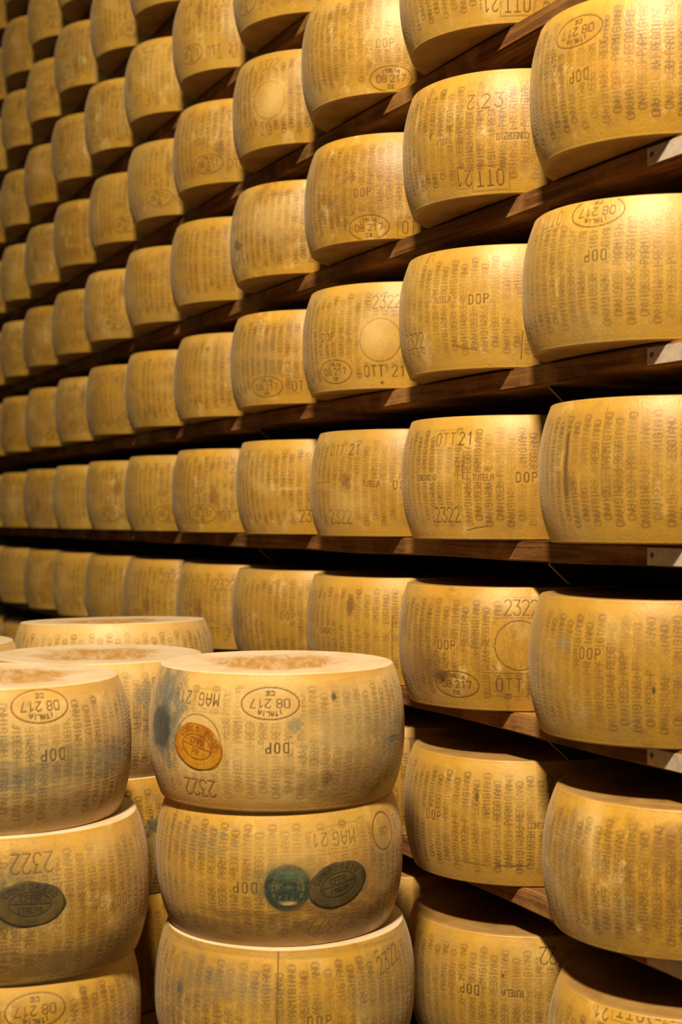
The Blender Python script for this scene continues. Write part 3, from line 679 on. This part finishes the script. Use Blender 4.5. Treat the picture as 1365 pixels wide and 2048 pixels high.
wheel_rng = random.Random(5)
for row in sorted(LEFT):
    px = LEFT[row]; first = next(i for i, p in enumerate(px) if p is not None)
    cols = [i for i in range(first, len(px))]
    ys = spaced([solve_y(px[i]) for i in cols], 0.4435)
    seen = 0
    for i, y in zip(cols, ys):
        if (row, i) in SKIP: continue
        seen += 1
        key = COLS[i]+str(row); z = ZS(row)
        jx = wheel_rng.uniform(-.006, .006)
        lab = LOOK.get(key) or 'cheese wheel, %s from the right on %s' % (ORD[seen], shelf_words(row))
        if i == 10: lab = 'cheese wheel beyond the far cut-off end of ' + shelf_words(row)
        g = 'cheese wheels on '+shelf_words(row)
        if key in MARKS:
            sh = Shape(R0, H0, 10*i+row)
            step = 0.0015 if i < 2 else 0.0017
            build_wheel(key, np.array([XAX+jx*0.5, y, z+H0/2]), sh, 7*i+row+50, step, lab, g, 0.72+0.25*wheel_rng.random())
        else:
            me, sh = generic(wheel_rng.randrange(5))
            o = link('cheese_wheel', me, None, (XAX+jx, y, z+H0/2)); o.rotation_euler = (0, 0, wheel_rng.uniform(0, 6.28))
            tag(o, lab, 'cheese wheel', g)

# ------------------------------------------------------------------ stacks on the floor
def at_px(px, depth):
    return FWD[:2]*depth+RGT[:2]*((px-CX)/F*depth)
STACKS = {                      # centre column in the frame, depth, top below the eye, shapes from the top
 'M': (555, 2.448, 0.2468, [(.2195, .2195, -1), (.2110, .2160, 5), (.2230, .2200, 16)]),
 'L': (-10, 2.330, 0.2575, [(.2210, .2215, 0), (.2240, .2230, 33), (.2210, .2190, 20)]),
 'S': (196, 2.790, 0.2660, [(.2200, .2140, 0), (.2200, .2180, 0), (.2190, .2180, -2)]),
 'T': (228, 3.260, 0.2430, [(.2300, .2200, 0)]),
 'U': (-168, 3.000, 0.2605, [(.2200, .2180, 0)]),
}
SLOOK = {
 'M1': 'bright cheese wheel with amber seal and blue ink, top of the middle stack',
 'M2': 'cheese wheel with teal round stamp beside dark oval seal, second in middle stack',
 'M3': 'cheese wheel with thin vertical seam, third down in the middle stack',
 'L1': 'cheese wheel with bluish band across its middle, top of the front corner stack',
 'L2': 'cheese wheel with large dark oval seal, second in the front corner stack',
 'L3': 'cheese wheel under the one with the large dark oval seal, oval stamp',
 'S1': 'cheese wheel with dark dotted lettering, wide pale top behind two front stacks',
 'S2': 'cheese wheel with round dark ink blot, in the gap between two front stacks',
 'S3': 'cheese wheel deep in shadow low in the gap between two front stacks',
 'T1': 'pale-topped cheese wheel of the rearmost stack, only its upper rim showing',
 'U1': 'cheese wheel showing only a small corner at the edge behind the stacks',
}
SNAME = {'M': 'middle stack', 'L': 'front corner stack', 'S': 'stack between the front stacks', 'T': 'rearmost stack', 'U': 'stack at the far edge'}
for s, (px, dep, top, shp) in STACKS.items():
    xy = at_px(px, dep); z = CZ-top; n = 0
    while True:
        n += 1; key = s+str(n)
        dx = (shp[n-1][2]*dep/F) if n <= len(shp) else 0.0
        dx0 = 0.0
        R, H = (shp[n-1][0], shp[n-1][1]) if n <= len(shp) else (0.220, 0.2185)
        if n > len(shp): H = z/max(1, round(z/0.2185))
        ctr = np.array([xy[0]+RGT[0]*dx, xy[1]+RGT[1]*dx, z-H/2])
        lab = SLOOK.get(key) or 'cheese wheel carrying the visible wheels of the '+SNAME[s]
        g = 'cheese wheels of the '+SNAME[s]
        if n <= len(shp):
            sh = Shape(R, H, ord(s)*3+n)
            if s in 'TU':
                if s == 'T': ctr[2] += 0.0078
                o, th0 = build_wheel(key, ctr, sh, ord(s)*7+n, 0.0018, lab, g, 0.7)
                if s == 'T':                     # sits a little askew on the wheel below
                    import mathutils
                    q = mathutils.Quaternion(tuple(RGT), math.radians(-1.7)) @ mathutils.Quaternion(tuple(FWD), math.radians(-0.9))
                    o.rotation_mode = 'QUATERNION'; o.rotation_quaternion = q @ mathutils.Quaternion((0, 0, 1), th0)
            else:
                o, th0 = build_wheel(key, ctr, sh, ord(s)*7+n, 0.0014, lab, g, {'M1': .62, 'S1': 1.0, 'S2': 1.0}.get(key, .8))
            if key in ('M1', 'M2', 'L2'):
                p, a, b, ti, mat, rw, inn, slab = {
                    'M1': ((394, 1494), .0500, .0375, -14, M['seal_amber'], [('C0801 8802', PI*0.86, PI*0.14)], [('CFPR', .0085, .009), ('PR', -.0085, .009)], 'amber round seal with ring lettering'),
                    'M2': ((679, 1770), .0545, .0370, 12, M['seal_dark'], [('CONSORZIO', PI*0.84, PI*0.16)], [('CFPR', .0080, .009), ('ITALIA', -.0085, .007)], 'dark brown oval seal'),
                    'L2': ((61, 1810), .0545, .0345, -3, M['seal_dark'], [('CONSORZIO', PI*0.84, PI*0.16)], [('CFPR', .0085, .010), ('ITALIA', -.0090, .008)], 'dark oval seal with inked lettering'),
                }[key]
                u, v = surf_uv(*p, ctr, sh, th0)
                so = seal_part(o, sh, u, v, a, b, ti, mat, rw, inn, n)
                so['label'] = slab
        else:
            me, sh = generic(wheel_rng.randrange(5))
            o = link('cheese_wheel', me, None, ctr); o.scale = (1, 1, H/H0); o.rotation_euler = (0, 0, wheel_rng.uniform(0, 6.28))
            tag(o, lab, 'cheese wheel', g)
        z -= H
        if z < 0.02: break

# ------------------------------------------------------------------ shelving
Y0, Y1 = 1.22, 7.3
BOARD = {}
for row in range(-4, 7):
    z = ZS(row)
    rb = random.Random(row+40)
    me = box_mesh('shelf_board', (0, 0, -TB), (0.30, Y1-Y0, 0), M['wood'], 0.003, 2, 60)
    for v in me.vertices:                     # worn, uneven front edge
        if v.co.x < 0.004:
            v.co.x += 0.0012*(1+math.sin(v.co.y*5.1+row))+rb.uniform(0, .0012) if not 0.2 < v.co.y < 0.75 else 0.0
            if v.co.z < -TB*0.6: v.co.z += 0.0015*math.sin(v.co.y*9+row)
    for p in me.polygons: p.use_smooth = False
    o = link('shelf_board', me, None, (XB, Y0, z-0.0008))
    tag(o, 'dark stained front board of '+shelf_words(row) if row > -5 else 'dark stained front board above the highest cheese wheels', 'shelf board', 'shelf boards of the cheese shelving')
    # small metal plate screwed on the front edge
    if row >= 1:
        # plate starts where the frame column 1296 meets the board front
        d = ray(1296.5, 1000); t = (XB-CAM[0])/d[0]; py = CAM[1]+d[1]*t
        pm = box_mesh('label_plate', (-0.0016, py-0.125-Y0, -0.0325), (0.0012, py-Y0, -0.0050), M['plate'], 0.0006)
        pl = link('label_plate', pm, o, (0, 0, 0)); pl['label'] = 'small pale metal plate'
        import bmesh
        for yy in (py-Y0-0.0118, py-Y0-0.113):
            bm = bmesh.new()
            bmesh.ops.create_cone(bm, segments=20, radius1=0.0050, radius2=0.0034, depth=0.0016, cap_ends=True)
            bmesh.ops.create_cone(bm, segments=6, radius1=0.0015, radius2=0.0015, depth=0.0006, cap_ends=True)
            for v in bm.verts:
                x, y, zz = v.co; v.co = (-zz, y, x)
            sm = bpy.data.meshes.new('screw'); bm.to_mesh(sm); bm.free(); sm.materials.append(M['screw'])
            sc = link('screw', sm, pl, (-0.0022, yy, -0.0172)); sc['label'] = 'dark countersunk screw'
    # second board, at the back of the shelf
    me2 = box_mesh('shelf_board', (0, 0, -TB), (0.22, Y1-Y0, 0), M['wood'], 0.003, 2)
    o2 = link('shelf_board', me2, None, (XB+0.38, Y0, z-0.0008))
    tag(o2, 'rear board in shadow at the back of '+shelf_words(row) if row > -5 else 'rear wooden board in shadow at the top of the shelving', 'shelf board', 'rear boards of the cheese shelving')

frame = bpy.data.objects.new('shelving_frame', None); C.objects.link(frame); frame.location = (XB+0.345, 2.095, 0)
tag(frame, 'dark painted steel shelving frame with slanted arms under the boards', 'shelving frame')
import bmesh
def arm_mesh():
    """channel-shaped arm, front end cut on the slant"""
    bm = bmesh.new(); x0, x1, x2 = -0.328, -0.286, 0.27; h = 0.040; w = 0.0035
    prof = [(x0, -0.002), (x0+0.001, -0.006), (x1, -h), (x2, -h), (x2, -0.001)]
    A = [bm.verts.new((x, -w, z)) for x, z in prof]; B = [bm.verts.new((x, w, z)) for x, z in prof]
    bm.faces.new(A); bm.faces.new(B[::-1])
    n = len(prof)
    for i in range(n): bm.faces.new((A[i], B[i], B[(i+1) % n], A[(i+1) % n]))
    bmesh.ops.recalc_face_normals(bm, faces=bm.faces)
    for f in bm.faces: f.material_index = 1 if (f.normal.x < -0.3 and abs(f.normal.y) < 0.5) else 0
    me = bpy.data.meshes.new('arm'); bm.to_mesh(me); bm.free()
    me.materials.append(M['steel']); me.materials.append(M['edge'])
    return me
am = arm_mesh()
um = box_mesh('upright', (-0.02, -0.03, 0), (0.02, 0.03, ZS(-4)+0.3), M['steel'], 0.003)
for k in range(-1, 4):
    yy = k*3*0.4475
    if 2.095+yy < Y0-0.6: continue
    link('upright', um, frame, (0.005, yy, 0))
    for row in range(-4, 7):
        link('arm', am, frame, (0.0, yy, ZS(row)-TB-0.0012))

# ------------------------------------------------------------------ the setting
def slab(name, lo, hi, mat):
    o = link(name, box_mesh(name, lo, hi, mat)); tag(o, kind='structure'); return o
slab('floor', (-4.0, -2.5, -0.10), (2.60, 9.0, 0.0), M['floor'])
slab('wall_right', (2.45, -2.5, 0.0), (2.60, 9.0, 5.6), M['wall'])
slab('wall_back', (-4.0, 8.85, 0.0), (2.45, 9.0, 5.6), M['wall'])

# ------------------------------------------------------------------ light: warm lamps over the aisle
def lamp(name, loc, aim, w, h, power, col):
    l = bpy.data.lights.new(name, 'AREA'); l.shape = 'RECTANGLE'; l.size = w; l.size_y = h; l.energy = power; l.color = col
    o = bpy.data.objects.new(name, l); C.objects.link(o); o.location = loc
    import mathutils
    d = mathutils.Vector(aim)-mathutils.Vector(loc)
    o.rotation_euler = d.to_track_quat('-Z', 'Y').to_euler()
    return o
WARM = (1.0, 0.80, 0.53)
lamp('aisle_lamp', (-0.55, -0.10, 5.1), (0.90, 1.7, 1.3), 0.4, 0.4, 430, WARM)
w = bpy.data.worlds.new('hall_air'); SC.world = w; w.use_nodes = True
w.node_tree.nodes['Background'].inputs[0].default_value = (1.0, 0.86, 0.60, 1); w.node_tree.nodes['Background'].inputs[1].default_value = 0.045

vs = SC.view_settings
vs.view_transform = 'Standard'; vs.look = 'None'; vs.gamma = 1.0; vs.exposure = 0.0; vs.use_curve_mapping = False
